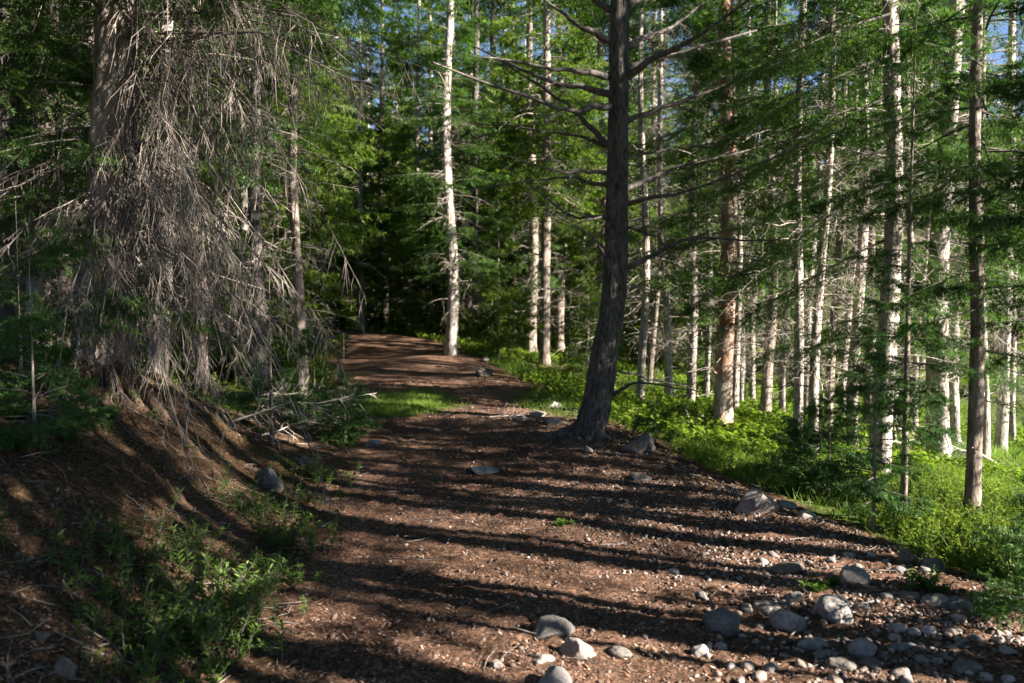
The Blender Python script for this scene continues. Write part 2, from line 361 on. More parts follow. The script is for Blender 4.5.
def trunk_geo(g, path, rad, sides, r, flare=.5, fl_h=.35, rough=.04, lobes=5):
    path = np.asarray(path, float); rad = np.asarray(rad, float)
    K = len(path); a = np.arange(sides)*2*PI/sides
    L = np.concatenate([[0], np.cumsum(np.linalg.norm(np.diff(path, axis=0), axis=1))])
    tan = norm(np.gradient(path, axis=0)); u = norm(np.cross(tan, np.array([0, 1., 0]))); u = -u; v = np.cross(tan, u)
    ph = r.uniform(0, 6.28, 6)
    f = 1 + flare*np.exp(-np.maximum(L, 0)/fl_h)[:, None]*(1+.45*np.sin(lobes*a+ph[0])[None]+.25*np.sin((lobes-2)*a+ph[1])[None])
    f = f + rough*np.sin(3*a[None]+L[:, None]*1.7+ph[2]) + rough*.7*np.sin(5*a[None]-L[:, None]*3.1+ph[3]) + rough*.5*r.standard_normal((K, sides))
    V = path[:, None] + (rad[:, None]*f)[..., None]*(u[:, None]*np.cos(a)[None, :, None] + v[:, None]*np.sin(a)[None, :, None])
    j, s = np.meshgrid(np.arange(K-1), np.arange(sides), indexing='ij'); b = j*sides; s2 = (s+1) % sides
    Qd = np.stack([b+s, b+s2, b+sides+s2, b+sides+s], -1).reshape(-1, 4)
    g.add(V, Qd)
def simple_trunk(name, H, r0, mat_, r, parent=None, sides=12, wig=.11):
    z = np.concatenate([np.linspace(-.35, 1.0, 12), np.linspace(1.25, H, int(H*2.2))])
    c = r.uniform(0, 6.28, 2); w_ = wig*np.clip(z/3, 0, 1)*np.clip((H-z)/H, 0, 1)
    path = np.stack([w_*np.sin(z*.7+c[0]), w_*np.sin(z*.55+c[1]), z], -1)
    rad = r0*np.clip(1-z/H, .03, 1.1)**.75
    g = Geo(); trunk_geo(g, path, rad, sides, r, .35, .3, .08)
    if H > 6:
        n = 46; zz = r.uniform(.4, 8, n); a = r.uniform(0, 6.28, n); e = r.uniform(.02, .09, n)+r0; cx = np.interp(zz, z, path[:, 0]); cy = np.interp(zz, z, path[:, 1])
        q = np.linspace(.3, 1, 3); S = np.stack([cx[:, None]+np.cos(a)[:, None]*e[:, None]*q, cy[:, None]+np.sin(a)[:, None]*e[:, None]*q, zz[:, None]+.1*q*e[:, None]*r.normal(0, 3, (n, 1))], -1)
        V, Qd = tubes(S, (r.uniform(.006, .014, n)[:, None]*np.array([1.3, 1, .5]))*min(1, r0/.09), 4); g.add(V, Qd)
    return g.obj(name, mat_, parent, smooth=True)

def crown_live(H, base, lmax, count, lod, seed, mat_, name='crown', ragged=.35, droop=.3, el0=.1, dens=1.0):
    r = np.random.default_rng(seed); g = Geo()
    z = base + (H-base)*r.random(count)**1.15*.98
    rel = (z-base)/(H-base)
    L = lmax*np.clip(1-rel, .06, 1)**.8*np.minimum(1, .55+rel*4)*r.uniform(1-ragged, 1.1, count)
    az = r.uniform(0, 2*PI, count)
    el = el0 + .5*rel*r.uniform(.5, 1, count) - .15*(1-rel) + r.normal(0, .08, count)
    S = np.stack([.03*np.cos(az), .03*np.sin(az), z], -1)
    live_branches(g, g, S, az, L, el, r, lod, droop, .12, dens)
    return g.obj(name, [mat_, M['limbwood']])
def crown_dead(z0, z1, lmax, count, seed, mat_=None, nt_=9, sub=1, droop=.3, hang=.35, rs=1.0, el=.05):
    r = np.random.default_rng(seed); g = Geo()
    z = r.uniform(z0, z1, count); az = r.uniform(0, 2*PI, count)
    L = lmax*r.uniform(.25, 1.0, count); S = np.stack([.05*np.cos(az), .05*np.sin(az), z], -1)
    dead_branches(g, S, az, L, r.normal(el, .2, count), r, droop, nt_, hang, .008, sub, rs)
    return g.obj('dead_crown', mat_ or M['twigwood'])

# prototype crowns: hidden prototypes become the first copy that uses them
class Proto:
    def __init__(s, f): s.f = f; s.o = None
    def use(s, parent, rz=0, sc=1.0, name=None):
        if s.o is None: s.o = s.f(); o = s.o
        else: o = s.o.copy(); col.objects.link(o)
        o.parent = parent; o.rotation_euler = (0, 0, rz); o.scale = (sc, sc, sc) if isinstance(sc, (int, float)) else sc
        return o
LIVE = {
 'near_mid': [Proto(lambda k=k: crown_live(13, 2.4, 1.8, 110, 0, 100+k, M['needles'])) for k in range(2)],
 'mid': [Proto(lambda k=k: crown_live(14, 1.8, 1.9, 150, 1, 110+k, M['needles'])) for k in range(3)],
 'high': [Proto(lambda k=k: crown_live(14, 4.0, 1.6, 85, 1, 120+k, M['needles'])) for k in range(2)],
 'low_over': [Proto(lambda k=k: crown_live(13, 2.9, 1.8, 130, 1, 127+k, M['needles'])) for k in range(2)],
 'top': [Proto(lambda k=k: crown_live(14, 6.3, 1.6, 70, 1, 125+k, M['needles'])) for k in range(2)],
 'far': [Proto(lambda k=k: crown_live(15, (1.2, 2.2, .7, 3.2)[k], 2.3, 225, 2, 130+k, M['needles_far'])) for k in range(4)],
 'young': [Proto(lambda k=k: crown_live(3.4, .25, .95, 62, 1, 140+k, M['needles_young'], ragged=.3, el0=.2)) for k in range(2)],
 'young_far': [Proto(lambda k=k: crown_live(4.5, .2, 1.4, 120, 2, 150+k, M['needles_far'], ragged=.3, el0=.15)) for k in range(2)],
}
DEAD = {
 'mid': [Proto(lambda k=k: crown_dead(.9, 6.5, 1.3, 70, 200+k)) for k in range(3)],
 'far': [Proto(lambda k=k: crown_dead(.7, 8.5, 1.5, 75, 210+k, nt_=8, sub=0, rs=1.6)) for k in range(3)],
}
rr = random.Random(5)
def tree(xy, label, r0, H=13, bark='bark_mid', live=None, dead=None, lsc=1.0, dsc=1.0, lean=(0, 0), group=None, name='spruce_tree', cat='tree', sides=12):
    x, y = xy; root = empty(name, (x, y, gzs(x, y)))
    root.rotation_euler = (lean[0], lean[1], rr.uniform(0, 6.28) if lean == (0, 0) else 0)
    tag(root, label, cat, group)
    simple_trunk('trunk', H, r0, M[bark], np.random.default_rng(rr.randint(0, 9999)), root, sides)
    if live: rr.choice(LIVE[live]).use(root, rr.uniform(0, 6.28), lsc)
    if dead: rr.choice(DEAD[dead]).use(root, rr.uniform(0, 6.28), dsc)
    return root
def tpx(xp, d, *a, **k):
    p = on_ground(xp, d); return tree((p[0], p[1]), *a, **k)

# ------------------------------------------------------------------ the big tree in the middle
def polyspline(pts, n):
    pts = np.asarray(pts, float); K = len(pts); t = np.linspace(0, K-1, n); o = []
    for q in t:
        i = min(int(q), K-2); f = q-i
        p0 = pts[max(i-1, 0)]; p1 = pts[i]; p2 = pts[i+1]; p3 = pts[min(i+2, K-1)]
        o.append(.5*((2*p1)+(-p0+p2)*f+(2*p0-5*p1+4*p2-p3)*f*f+(-p0+3*p1-3*p2+p3)*f**3))
    return np.array(o)
BT = 8.9
bt = empty('pine_tree', (0, 0, 0))
b0 = px(584, 438, BT); base = Vector((b0[0], BT, gzs(b0[0], BT))); bt.location = base
tag(bt, 'large dark-barked tree with bare limbs and curved foot beside the trail', 'tree')
ctrl = [(576, 458), (589, 430), (598, 398), (605, 350), (613, 300), (616, 230), (618, 170), (619, 110), (619, 50), (620, -10), (621, -90), (622, -200), (623, -340), (624, -520)]
wid = [42, 37, 32.5, 30, 28, 26, 24, 22.5, 21.5, 20, 18, 15, 11, 4]
cp = np.array([px(a, b, BT) for a, b in ctrl]) - np.array(base)
path = polyspline(cp, 110); rad = np.interp(np.linspace(0, 1, 110), np.linspace(0, 1, len(wid)), np.array(wid)*BT/FPX/2*.87)
g = Geo(); trunk_geo(g, path, rad, 28, np.random.default_rng(3), .08, .1, .06)
# surface roots joined to the foot
r_ = np.random.default_rng(8)
for az, ln in ((PI*1.02, .85), (PI*1.22, .6), (PI*1.42, .5), (PI*1.62, .55), (PI*1.83, .5), (.1, .6), (.8, .5), (PI*.75, .5)):
    ss = np.linspace(0, 1, 9); bx = -.02+np.cos(az)*ss*ln+.06*np.sin(ss*5+az); by = np.sin(az)*ss*ln+.05*np.sin(ss*4)
    bz = np.array([gzs(base.x+q, base.y+w_) for q, w_ in zip(bx, by)])-base.z + .13*(1-ss)**3 - .05*ss - .01
    V, Qd = tubes(np.stack([bx, by, bz], -1)[None], (.07*(1-ss)+.010)[None], 9); g.add(V, Qd)
g.obj('trunk', M['bark_dark'], bt, smooth=True)
def limb(root, rloc, pts, r0, mat_, r, twigs=14, hang=.1, live=False, name='branch', tl=.28, sub=2):
    """pts in world; a curved limb with twigs"""
    pts = polyspline(np.array(pts), 14)+0; pts[1:] += r.normal(0, .008, (13, 3)); pts = pts - np.array(rloc)
    g = Geo(); s = np.linspace(0, 1, 14); R = r0*(1-.82*s)
    V, Qd = tubes(pts[None], R[None], 7); g.add(V, Qd)
    Lt = np.linalg.norm(pts[-1]-pts[0]); n = twigs
    if n:
        k = r.uniform(3, 12.9, n); k0 = k.astype(int); f = (k-k0)[:, None]; S = pts[k0]*(1-f)+pts[k0+1]*f
        t = norm(pts[k0+1]-pts[k0]); ta = np.arctan2(t[:, 1], t[:, 0]); az = ta + r.choice([-1, 1], n)*r.uniform(.5, 1.3, n)
        L = Lt*tl*r.uniform(.4, 1.2, n)*(1.2-k/14)
        dead_branches(g, S, az, L, r.normal(.1, .35, n), r, .15, 5, hang, .006, sub, .9)
    o = g.obj(name, mat_, root, smooth=False)
    if live:
        gl = Geo(); n = 9; k = r.uniform(5, 12.9, n); k0 = k.astype(int); S = pts[k0]
        t = norm(pts[k0+1]-pts[k0]); az = np.arctan2(t[:, 1], t[:, 0]) + r.choice([-1, 1], n)*r.uniform(.2, 1.1, n)
        live_branches(gl, gl, S, az, r.uniform(.3, .75, n), r.normal(-.05, .2, n), r, 0, .25)
        gl.obj('foliage', [M['needles'], M['limbwood']], o)
    return o
rL = np.random.default_rng(77)
# limb: pixel start on the trunk, pixel via, pixel tip, tip depth offset, radius, live
limbs = [
 ((608, 45), (575, 22), (530, -10), -.4, .036, 0), ((608, 78), (560, 70), (478, 55), -.7, .034, 0), ((607, 96), (550, 82), (476, 48), .3, .034, 0),
 ((607, 108), (565, 110), (432, 62), -1.1, .036, 0), ((606, 150), (560, 100), (500, 60), .6, .03, 0), ((607, 150), (570, 135), (470, 122), 1.0, .022, 0),
 ((606, 175), (560, 172), (500, 155), -.3, .02, 0), ((608, 220), (570, 215), (505, 165), .4, .02, 0), ((606, 218), (575, 222), (555, 200), -.5, .015, 0),
 ((607, 188), (560, 178), (470, 190), 1.2, .02, 0), ((605, 265), (590, 235), (540, 205), -.6, .02, 0),
 ((630, 48), (665, 30), (745, -25), .3, .036, 0), ((630, 70), (690, 50), (790, 20), .8, .03, 1), ((631, 78), (700, 35), (790, -30), -.8, .034, 0),
 ((630, 122), (700, 95), (800, 55), .2, .026, 1), ((630, 190), (690, 165), (830, 130), .8, .026, 1), ((630, 205), (690, 190), (850, 128), -.9, .024, 0),
 ((630, 270), (690, 240), (780, 240), -.7, .026, 0), ((629, 225), (665, 245), (690, 310), -.5, .014, 0), ((622, 288), (650, 290), (720, 300), .7, .014, 0),
 ((618, 395), (640, 383), (705, 392), -.3, .020, 0), ((620, 372), (655, 380), (690, 386), .6, .014, 0), ((628, 160), (680, 150), (740, 175), 1.3, .016, 0),
 ((612, 15), (560, -20), (500, -60), .3, .034, 0), ((628, 10), (690, -30), (760, -90), .3, .034, 1),
]
for (a, v, t, dz, r0, lv) in limbs:
    P0 = px(a[0]+(6 if a[0] < 618 else -6), a[1], BT); P1 = px(v[0], v[1], BT+dz*.45); P2 = px(t[0], t[1], BT+dz)
    limb(bt, base, [P0, (P0+P1)/2+np.array([0, 0, .02]), P1, P2], r0*1.35, M['limbwood'], rL, 15, .12, bool(lv))
gcr = Geo(); r_ = np.random.default_rng(41); n = 60; z = r_.uniform(5.0, 12.5, n); az = r_.uniform(0, 6.28, n)
live_branches(gcr, gcr, np.stack([.42+0*z, 0*z, z], -1), az, 2.2*(1-(z-5)/9)*r_.uniform(.6, 1.1, n), r_.normal(.1, .15, n), r_, 1, .25)
gcr.obj('crown', [M['needles'], M['limbwood']], bt)

# ------------------------------------------------------------------ the old leaning spruce on the left bank
GT = 6.3
gp = on_ground(108, GT); gx, gy, gzz = gp[0], GT, gp[2]
gt = empty('old_spruce_tree', (gx, gy, gzz)); gl_ = np.array([gx, gy, gzz])
tag(gt, 'thick old spruce on the left bank with a curtain of grey dead hanging twigs', 'tree')
ctrl = [(92, 470), (98, 420), (102, 370), (104, 310), (108, 260), (112, 210), (114, 160), (116, 110), (118, 60), (120, 0), (122, -90), (124, -220), (126, -400), (128, -600)]
wid = [66, 60, 55, 52, 49, 47, 45, 43, 41, 39, 35, 29, 20, 6]
cp = np.array([px(a, b, GT) for a, b in ctrl]) - gl_
path = polyspline(cp, 110); rad = np.interp(np.linspace(0, 1, 110), np.linspace(0, 1, len(wid)), np.array(wid)*GT/FPX/2)
g = Geo(); trunk_geo(g, path, rad, 28, np.random.default_rng(5), .35, .3, .06)
g.obj('trunk', M['bark_old'], gt, smooth=True)
# exposed roots running down the bank
for i, (az, ln, rr0) in enumerate([(-.5, 2.3, .055), (-.8, 2.1, .05), (-1.15, 1.7, .05), (-.25, 1.9, .04), (-1.6, 1.5, .045), (-2.0, 1.3, .05), (.2, 1.3, .04), (-1.0, 1.9, .03), (-2.5, 1.2, .04), (-.65, 1.5, .028), (-1.35, 2.0, .028), (-1.8, 1.9, .03)]):
    r_ = np.random.default_rng(60+i); ss = np.linspace(0, 1, 22); wv = r_.uniform(2, 5)
    wgl = .12*np.sin(ss*wv*2)*ss
    bx = np.cos(az)*ss*ln - np.sin(az)*wgl; by = np.sin(az)*ss*ln + np.cos(az)*wgl
    bz = gz(gx+bx, gy+by)-gzz + .2*(1-ss)**5 + .3*rr0*(1-ss) - .03 + .02*np.sin(ss*9+i)
    R = rr0*(1-.75*ss)*(1+.15*np.sin(ss*14+i)); V, Qd = tubes(np.stack([bx, by, bz], -1)[None], R[None], 9); V = V + r_.normal(0, .004, V.shape)
    g = Geo(); g.add(V, Qd); g.obj('root', M['rootwood'], gt, smooth=True)
# dead hanging branches, each its own child
rG = np.random.default_rng(9)
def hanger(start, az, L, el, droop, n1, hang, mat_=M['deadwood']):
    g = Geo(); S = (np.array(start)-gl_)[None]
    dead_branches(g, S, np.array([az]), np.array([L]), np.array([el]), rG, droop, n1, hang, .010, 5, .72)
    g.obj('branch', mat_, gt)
for i in range(44):
    zz = rG.uniform(.7, 3.9); az = rG.uniform(-.85, .5) if i < 36 else rG.uniform(PI-.7, PI+1.2)
    p = np.array([gx+.06+zz*0.012, gy-.05, gzz+zz]); hanger(p, az, rG.uniform(.8, 1.7), rG.uniform(-.1, .25), rG.uniform(.6, 1.15), int(rG.integers(20, 32)), rG.uniform(.5, 1.1))
for i in range(14):
    zz = rG.uniform(1.2, 2.8)
    hanger(np.array([gx+.1, gy-.05, gzz+zz]), rG.uniform(-.6, .2), rG.uniform(1.2, 2.0), .0, rG.uniform(.7, 1.3), 28, 1.2)
for i in range(14):
    zz = rG.uniform(.3, 1.5); az = rG.uniform(-2.1, -.5)
    hanger(np.array([gx, gy-.1, gzz+zz]), az, rG.uniform(.5, 1.0), 0, .8, 22, .9)
for i in range(7):      # long higher limbs reaching over the trail
    zz = rG.uniform(2.4, 3.4); az = rG.uniform(-.6, .35)
    hanger(np.array([gx+.05, gy, gzz+zz]), az, rG.uniform(1.8, 2.6), .05, .35, 26, .8)
for i in range(12):
    zz = rG.uniform(.8, 1.7)
    hanger(np.array([gx+.1, gy-.15, gzz+zz]), rG.uniform(-1.25, -.3), rG.uniform(.9, 1.5), .0, rG.uniform(.9, 1.3), 24, 1.0)
# dark living boughs
for i, (z_, az, L, el) in enumerate([(.9, -1.0, 1.3, -.1), (.6, -1.8, 1.1, 0), (.8, -.5, 1.1, -.1), (1.3, -1.4, 1.2, -.1), (3.1, -.5, 1.9, .0), (3.2, -2.4, 1.8, 0), (2.9, -1.3, 1.4, .1), (3.4, .3, 2.4, .1), (1.85, -1.2, .8, -.1), (1.15, -1.9, 1.2, -.1), (2.3, -2.3, 1.3, 0), (3.2, -1.6, 1.7, .1), (1.5, -2.7, 1.2, 0), (.75, -1.6, .8, -.05), (2.6, -2.0, 1.3, 0), (3.5, -.05, 2.7, .05), (3.3, -.9, 1.6, .1), (3.6, .1, 2.0, 0), (3.5, -1.9, 1.6, 0), (1.9, -2.2, 1.0, -.1), (2.0, -2.8, 1.1, -.1)]):
    g = Geo(); live_branches(g, g, np.array([[0.02, 0, z_]]), np.array([az]), np.array([L]), np.array([el]), rG, 0, .28, .05, 1.3); g.obj('bough', [M['needles'], M['limbwood']], gt)
gcr = Geo(); r_ = np.random.default_rng(43); n = 70; z = r_.uniform(4.2, 12.5, n); az = r_.uniform(0, 6.28, n)
live_branches(gcr, gcr, np.stack([.1+0*z, 0*z, z], -1), az, 2.4*(1-(z-4.2)/10)*r_.uniform(.6, 1.1, n), r_.normal(.05, .15, n), r_, 1, .3)
gcr.obj('crown', [M['needles'], M['limbwood']], gt)

# ------------------------------------------------------------------ named trees around the trail
tpx(158, 7.6, 'slim pale spruce leaning right behind the thick old spruce', .085, 11, 'bark_pale', 'mid', 'mid', lean=(0, .05))
tpx(40, 8.6, 'straight dark trunk left of the thick old spruce', .12, 14, 'bark_mid', 'mid', 'mid')
tpx(4, 6.6, 'shaded spruce at the left margin behind ferny boughs', .11, 13, 'bark_dark', 'near_mid', 'mid', 1.0)
tpx(262, 11.5, 'dark slender trunk above the bleached brush pile', .10, 13, 'bark_dark', 'high', 'mid')
tpx(302, 12.6, 'thin brown trunk just left of where the trail narrows', .085, 13, 'bark_mid', 'high', 'mid')
tpx(451, 19.6, 'pale-barked spruce on the mound where the trail bends', .155, 16, 'bark_pale', 'mid', 'mid')
tpx(531, 24.5, 'straight grey trunk across the clearing right of the pale spruce', .17, 17, 'bark_mid', 'mid', 'mid')
tpx(476, 25.5, 'dark stout trunk close behind the pale spruce', .17, 16, 'bark_dark', 'mid', 'far')
tpx(513, 29, 'thin grey trunk behind the trail clearing', .11, 15, 'bark_mid', 'mid', 'far')
tpx(362, 29, 'thin pale trunk left of the far end of the trail', .11, 15, 'bark_pale', 'mid', 'far')
tpx(722, 11.6, 'spruce with orange flaking bark among green undergrowth', .135, 14, 'bark_orange', 'mid', 'mid')
tpx(765, 14.2, 'short dim trunk behind the orange-barked spruce', .095, 13, 'bark_mid', 'high', 'mid')
tpx(741, 17.5, 'distant thin pale trunk right beside the orange-barked spruce', .08, 13, 'bark_pale', 'mid', 'mid')
tpx(797, 10.2, 'slim whitish trunk, left one of a close pair', .062, 12, 'bark_pale', 'high', 'mid')
tpx(814, 10.0, 'slim whitish trunk, right one of a close pair', .062, 12, 'bark_pale', 'high', 'mid', lean=(0, .01))
tpx(852, 10.6, 'pale trunk between the close pair and the split-toned spruce', .075, 13, 'bark_pale', 'high', 'mid')
tpx(880, 9.0, 'split-toned spruce, dark on one side and pale on the other', .115, 14, 'bark_pale', 'high', 'mid')
tpx(937, 11.2, 'thick pale spruce in front of the bright clearing', .15, 16, 'bark_pale', 'mid', 'mid')
tpx(970, 6.8, 'smooth grey straight trunk in the bright grass down the slope', .062, 10, 'bark_mid', 'near_mid', None)
tpx(1000, 14.0, 'pale trunk at the right margin beyond the grass', .1, 14, 'bark_pale', 'high', 'mid')
def boughs(t, specs, seed):
    r = np.random.default_rng(seed); t.rotation_euler = (0, 0, 0)
    for (yp_, az, L, el, d) in specs:
        z = 1.6+(300-yp_)/FPX*d - t.location.z
        g = Geo(); live_branches(g, g, np.array([[0, 0, z]]), np.array([az]), np.array([L]), np.array([el]), r, 0, .2, .05, 1.5); g.obj('bough', [M['needles'], M['limbwood']], t)
T_ = {o['label']: o for o in col.objects if 'label' in o}
boughs(T_['split-toned spruce, dark on one side and pale on the other'], [(185, PI+.25, 2.4, -.42, 9), (150, PI+.6, 1.9, -.3, 9), (240, PI+.15, 2.0, -.4, 9), (60, PI+.35, 2.2, -.35, 9), (100, PI-.1, 2.0, -.4, 9), (300, PI+.5, 1.5, -.3, 9), (330, -.5, 1.0, -.2, 9), (200, -.7, 1.3, -.2, 9), (20, PI+.2, 2.2, -.3, 9)], 71)
boughs(T_['smooth grey straight trunk in the bright grass down the slope'], [(150, .2, 1.2, 0, 6.8), (230, -.4, 1.1, -.1, 6.8), (310, PI+.2, .9, -.15, 6.8), (350, .4, 1.1, -.05, 6.8), (270, PI+.6, 1.0, -.1, 6.8), (190, PI, 1.1, -.1, 6.8), (400, .1, .8, -.1, 6.8), (110, PI-.4, 1.3, 0, 6.8)], 72)
boughs(T_['thick pale spruce in front of the bright clearing'], [(z_, a_, l_, -.2, 11.2) for z_, a_, l_ in ((420, -1.9, 1.3), (380, -2.6, 1.5), (340, -1.3, 1.4), (300, 3.0, 1.8), (260, -2.2, 1.7), (220, -.8, 1.6), (180, -2.8, 1.9), (140, -1.6, 1.7), (100, 3.1, 1.9), (360, .1, 1.4), (240, .2, 1.6))], 73)
boughs(T_['spruce with orange flaking bark among green undergrowth'], [(z_, a_, l_, -.2, 11.6) for z_, a_, l_ in ((230, 0, 1.5), (200, -2.6, 1.6), (160, -.4, 1.7), (120, 3.0, 1.6), (260, -.9, 1.2), (180, .3, 1.8))], 74)
boughs(T_['pale trunk between the close pair and the split-toned spruce'], [(z_, a_, l_, -.25, 10.6) for z_, a_, l_ in ((400, -2.4, 1.0), (360, -.6, 1.1), (320, 3.1, 1.3), (280, -1.6, 1.2), (230, .1, 1.3), (180, -2.7, 1.5), (130, -.8, 1.5))], 75)
def slim(xp, d, H, r0, lmax, cnt, base_, seed, label, mt='needles_young', z0=0):
    p = on_ground(xp, d); root = empty('young_fir_tree', p); tag(root, label, 'young tree')
    simple_trunk('trunk', H, r0, M['bark_mid'], np.random.default_rng(seed), root, 8, .02)
    c = crown_live(H, base_, lmax, int(cnt*1.35), 0, seed, M[mt], droop=.2, el0=.15, dens=1.3); c.parent = root; return root
slim(903, 6.5, 4.3, .028, .62, 60, .75, 301, 'slender young fir with a thin bare stem above the sapling')
slim(873, 5.7, 1.35, .016, .42, 34, .22, 302, 'small fir sapling at the trail edge above the boulders')
slim(828, 7.2, 1.0, .014, .62, 44, .08, 303, 'bushy low fir seedling beside the pale rock')
slim(272, 8.0, 1.5, .022, .5, 26, .25, 304, 'small leaning fir beside the brush pile')
slim(345, 9.0, .8, .015, .55, 30, .1, 305, 'low spreading fir where the brush pile meets the trail')
slim(800, 8.0, .8, .012, .5, 30, .05, 311, 'low wide fir seedling in the undergrowth behind the pale rock')
slim(22, 5.2, .7, .014, .4, 22, .1, 312, 'dark young fir at the left margin below the old spruce')
slim(315, 9.8, 1.2, .016, .6, 34, .1, 315, 'feathery young fir behind the brush pile')
slim(35, 4.6, .7, .012, .5, 24, .05, 306, 'low fir seedling with bright tips on the left bank')
slim(1062, 3.6, .95, .016, .42, 34, .1, 308, 'dark fir bough reaching in at the lower right corner')
slim(1085, 5.2, 5.5, .05, 1.1, 75, 1.7, 309, 'dense young fir entering from the right margin', 'needles')
slim(655, 8.9, .5, .01, .3, 16, .05, 310, 'tiny fir seedling just right of the big tree foot')

# ------------------------------------------------------------------ forest behind
rp = random.Random(3)
for xp, d in [(612, 15), (640, 13.5), (668, 16), (690, 14.5), (706, 18), (752, 19), (782, 15.5), (806, 17), (828, 13), (842, 16), (866, 14.5), (900, 13.5), (915, 16.5), (955, 14), (985, 12.2), (1012, 16), (895, 18), (930, 19), (650, 20), (735, 14)]:
    tpx(xp, d, 'thin pale pole-like trunk crowded with grey dead twigs in the right-hand wood', rp.uniform(.045, .085), 12, rp.choice(['bark_pale', 'bark_pale', 'bark_mid']), 'top' if rp.random() < .6 else None, 'mid', 1.0, rp.uniform(1.0, 1.3), group='thin dead-twigged trunks in the right-hand wood', lean=(rp.uniform(-.03, .03), rp.uniform(-.04, .04)))
placed = [(-3.3, 6.3), (0.8, 8.9)]
rf = random.Random(21)
def ok(x, y, dmin):
    if pl(y)-1.0 < x < pr(y)+.9: return False
    for lx, ly in ((-1.6, 19.6), (-4.5, 26), (-5, 31)):      # lanes kept clear of trees so sun lights the pale spruce and trail end
        D = (x-lx)*.92-(y-ly)*.39; off = abs((x-lx)*.39+(y-ly)*.92)
        if 0 < D < 18 and off < 1.5: return False
    return all((x-a)**2+(y-b)**2 > dmin*dmin for a, b in placed)
for o in list(col.objects):
    if o.parent is None and o.type == 'EMPTY': placed.append((o.location.x, o.location.y))
FARLAB = [('pale', 'pale spruce trunk standing deep in the forest'), ('mid', 'brown spruce standing deep in the forest'), ('dark', 'dark spruce standing deep in the forest')]
protos = []
def far_tree(x, y, sc):
    k = rf.randint(0, 7)
    while len(protos) <= k: protos.append(None)
    if protos[k] is None:
        bark = ('bark_pale', 'bark_mid', 'bark_dark')[k % 3]
        root = empty('forest_spruce_tree'); simple_trunk('trunk', 15, (.12, .16, .1, .14)[k % 4], M[bark], np.random.default_rng(k+400), root, 9)
        LIVE['far'][k % 4].use(root, k); DEAD['far'][k % 3].use(root, k*2)
        protos[k] = root; o = root
    else: o = copy_tree(protos[k])
    o.location = (x, y, gzs(x, y)); o.rotation_euler = (0, 0, rf.uniform(0, 6.28)); o.scale = (sc, sc, sc*rf.uniform(.9, 1.15))
    tag(o, FARLAB[k % 3][1], 'tree', 'spruces in the forest beyond the trail'); placed.append((x, y)); return o
nfar = 0
for xp, d in [(318, 31), (338, 36), (384, 33), (399, 38), (420, 29), (432, 35), (370, 42), (410, 45), (345, 46), (495, 27), (560, 28), (545, 22.5), (582, 33), (505, 34), (470, 31), (600, 26), (525, 40), (455, 36), (575, 41)]:
    p = on_ground(xp, d); far_tree(p[0], p[1], 1.15)
for _ in range(6000):
    y = rf.uniform(13, 52); x = rf.uniform(-.75*y-2, .72*y+1)
    dmin = 2.8 if y < 40 and -13 < x < 9 else 3.4
    if x > .30*y and y > 14: dmin = 5.5
    if x > 5 and y < 17: continue
    if ok(x, y, dmin): far_tree(x, y, rf.uniform(.8, 1.25)); nfar += 1
    if nfar >= 200: break
yp = [None, None]
def young(x, y, sc, lab, gr):
    k = rf.randint(0, 1)
    if yp[k] is None:
        root = empty('understory_fir_tree'); simple_trunk('trunk', 4.5, .04, M['bark_mid'], np.random.default_rng(k+500), root, 6, .02)
        LIVE['young_far'][k].use(root); yp[k] = root; o = root
    else: o = copy_tree(yp[k])
    o.location = (x, y, gzs(x, y)); o.rotation_euler = (0, 0, rf.uniform(0, 6.28)); o.scale = (sc,)*3
    tag(o, lab, 'young tree', gr); placed.append((x, y))
ny = 0
for _ in range(4000):
    y = rf.uniform(12, 36); x = rf.uniform(-.7*y, .45*y)
    if x > 5 and y < 18: continue
    if ok(x, y, 1.3): young(x, y, rf.uniform(.35, 1.0), 'young fir growing between the forest trunks', 'young firs under the forest'); ny += 1
    if ny >= 130: break
g = Geo(); r_ = np.random.default_rng(88)
for k in range(330):
    y = 53+35*r_.random()**1.3; x = r_.uniform(-.8*y, .8*y); z0 = gzs(x, y); H = r_.uniform(12, 19); n = 900
    zz = r_.random(n)**1.3; az = r_.uniform(0, 6.28, n); ra = 2.4*(1-zz)*r_.uniform(.35, 1.1, n)+.1
    p = np.stack([x+ra*np.cos(az), y+ra*np.sin(az), z0+1+zz*(H-1)], -1); d = norm(np.stack([np.cos(az), np.sin(az), r_.uniform(-.7, .2, n)], -1)+r_.normal(0, .3, (n, 3)))
    sd_ = norm(np.cross(d, r_.normal(0, 1, (n, 3)))); l = r_.uniform(.25, .6, n)[:, None]
    V = np.stack([p-sd_*l*.3, p+sd_*l*.3, p+d*l], 1).reshape(-1, 3); g.add(V, T=np.arange(3*n).reshape(-1, 3))
tag(g.obj('distant_forest', M['needles_far']), 'far wood of conifers closing the view behind the trees', 'forest', None, 'stuff')
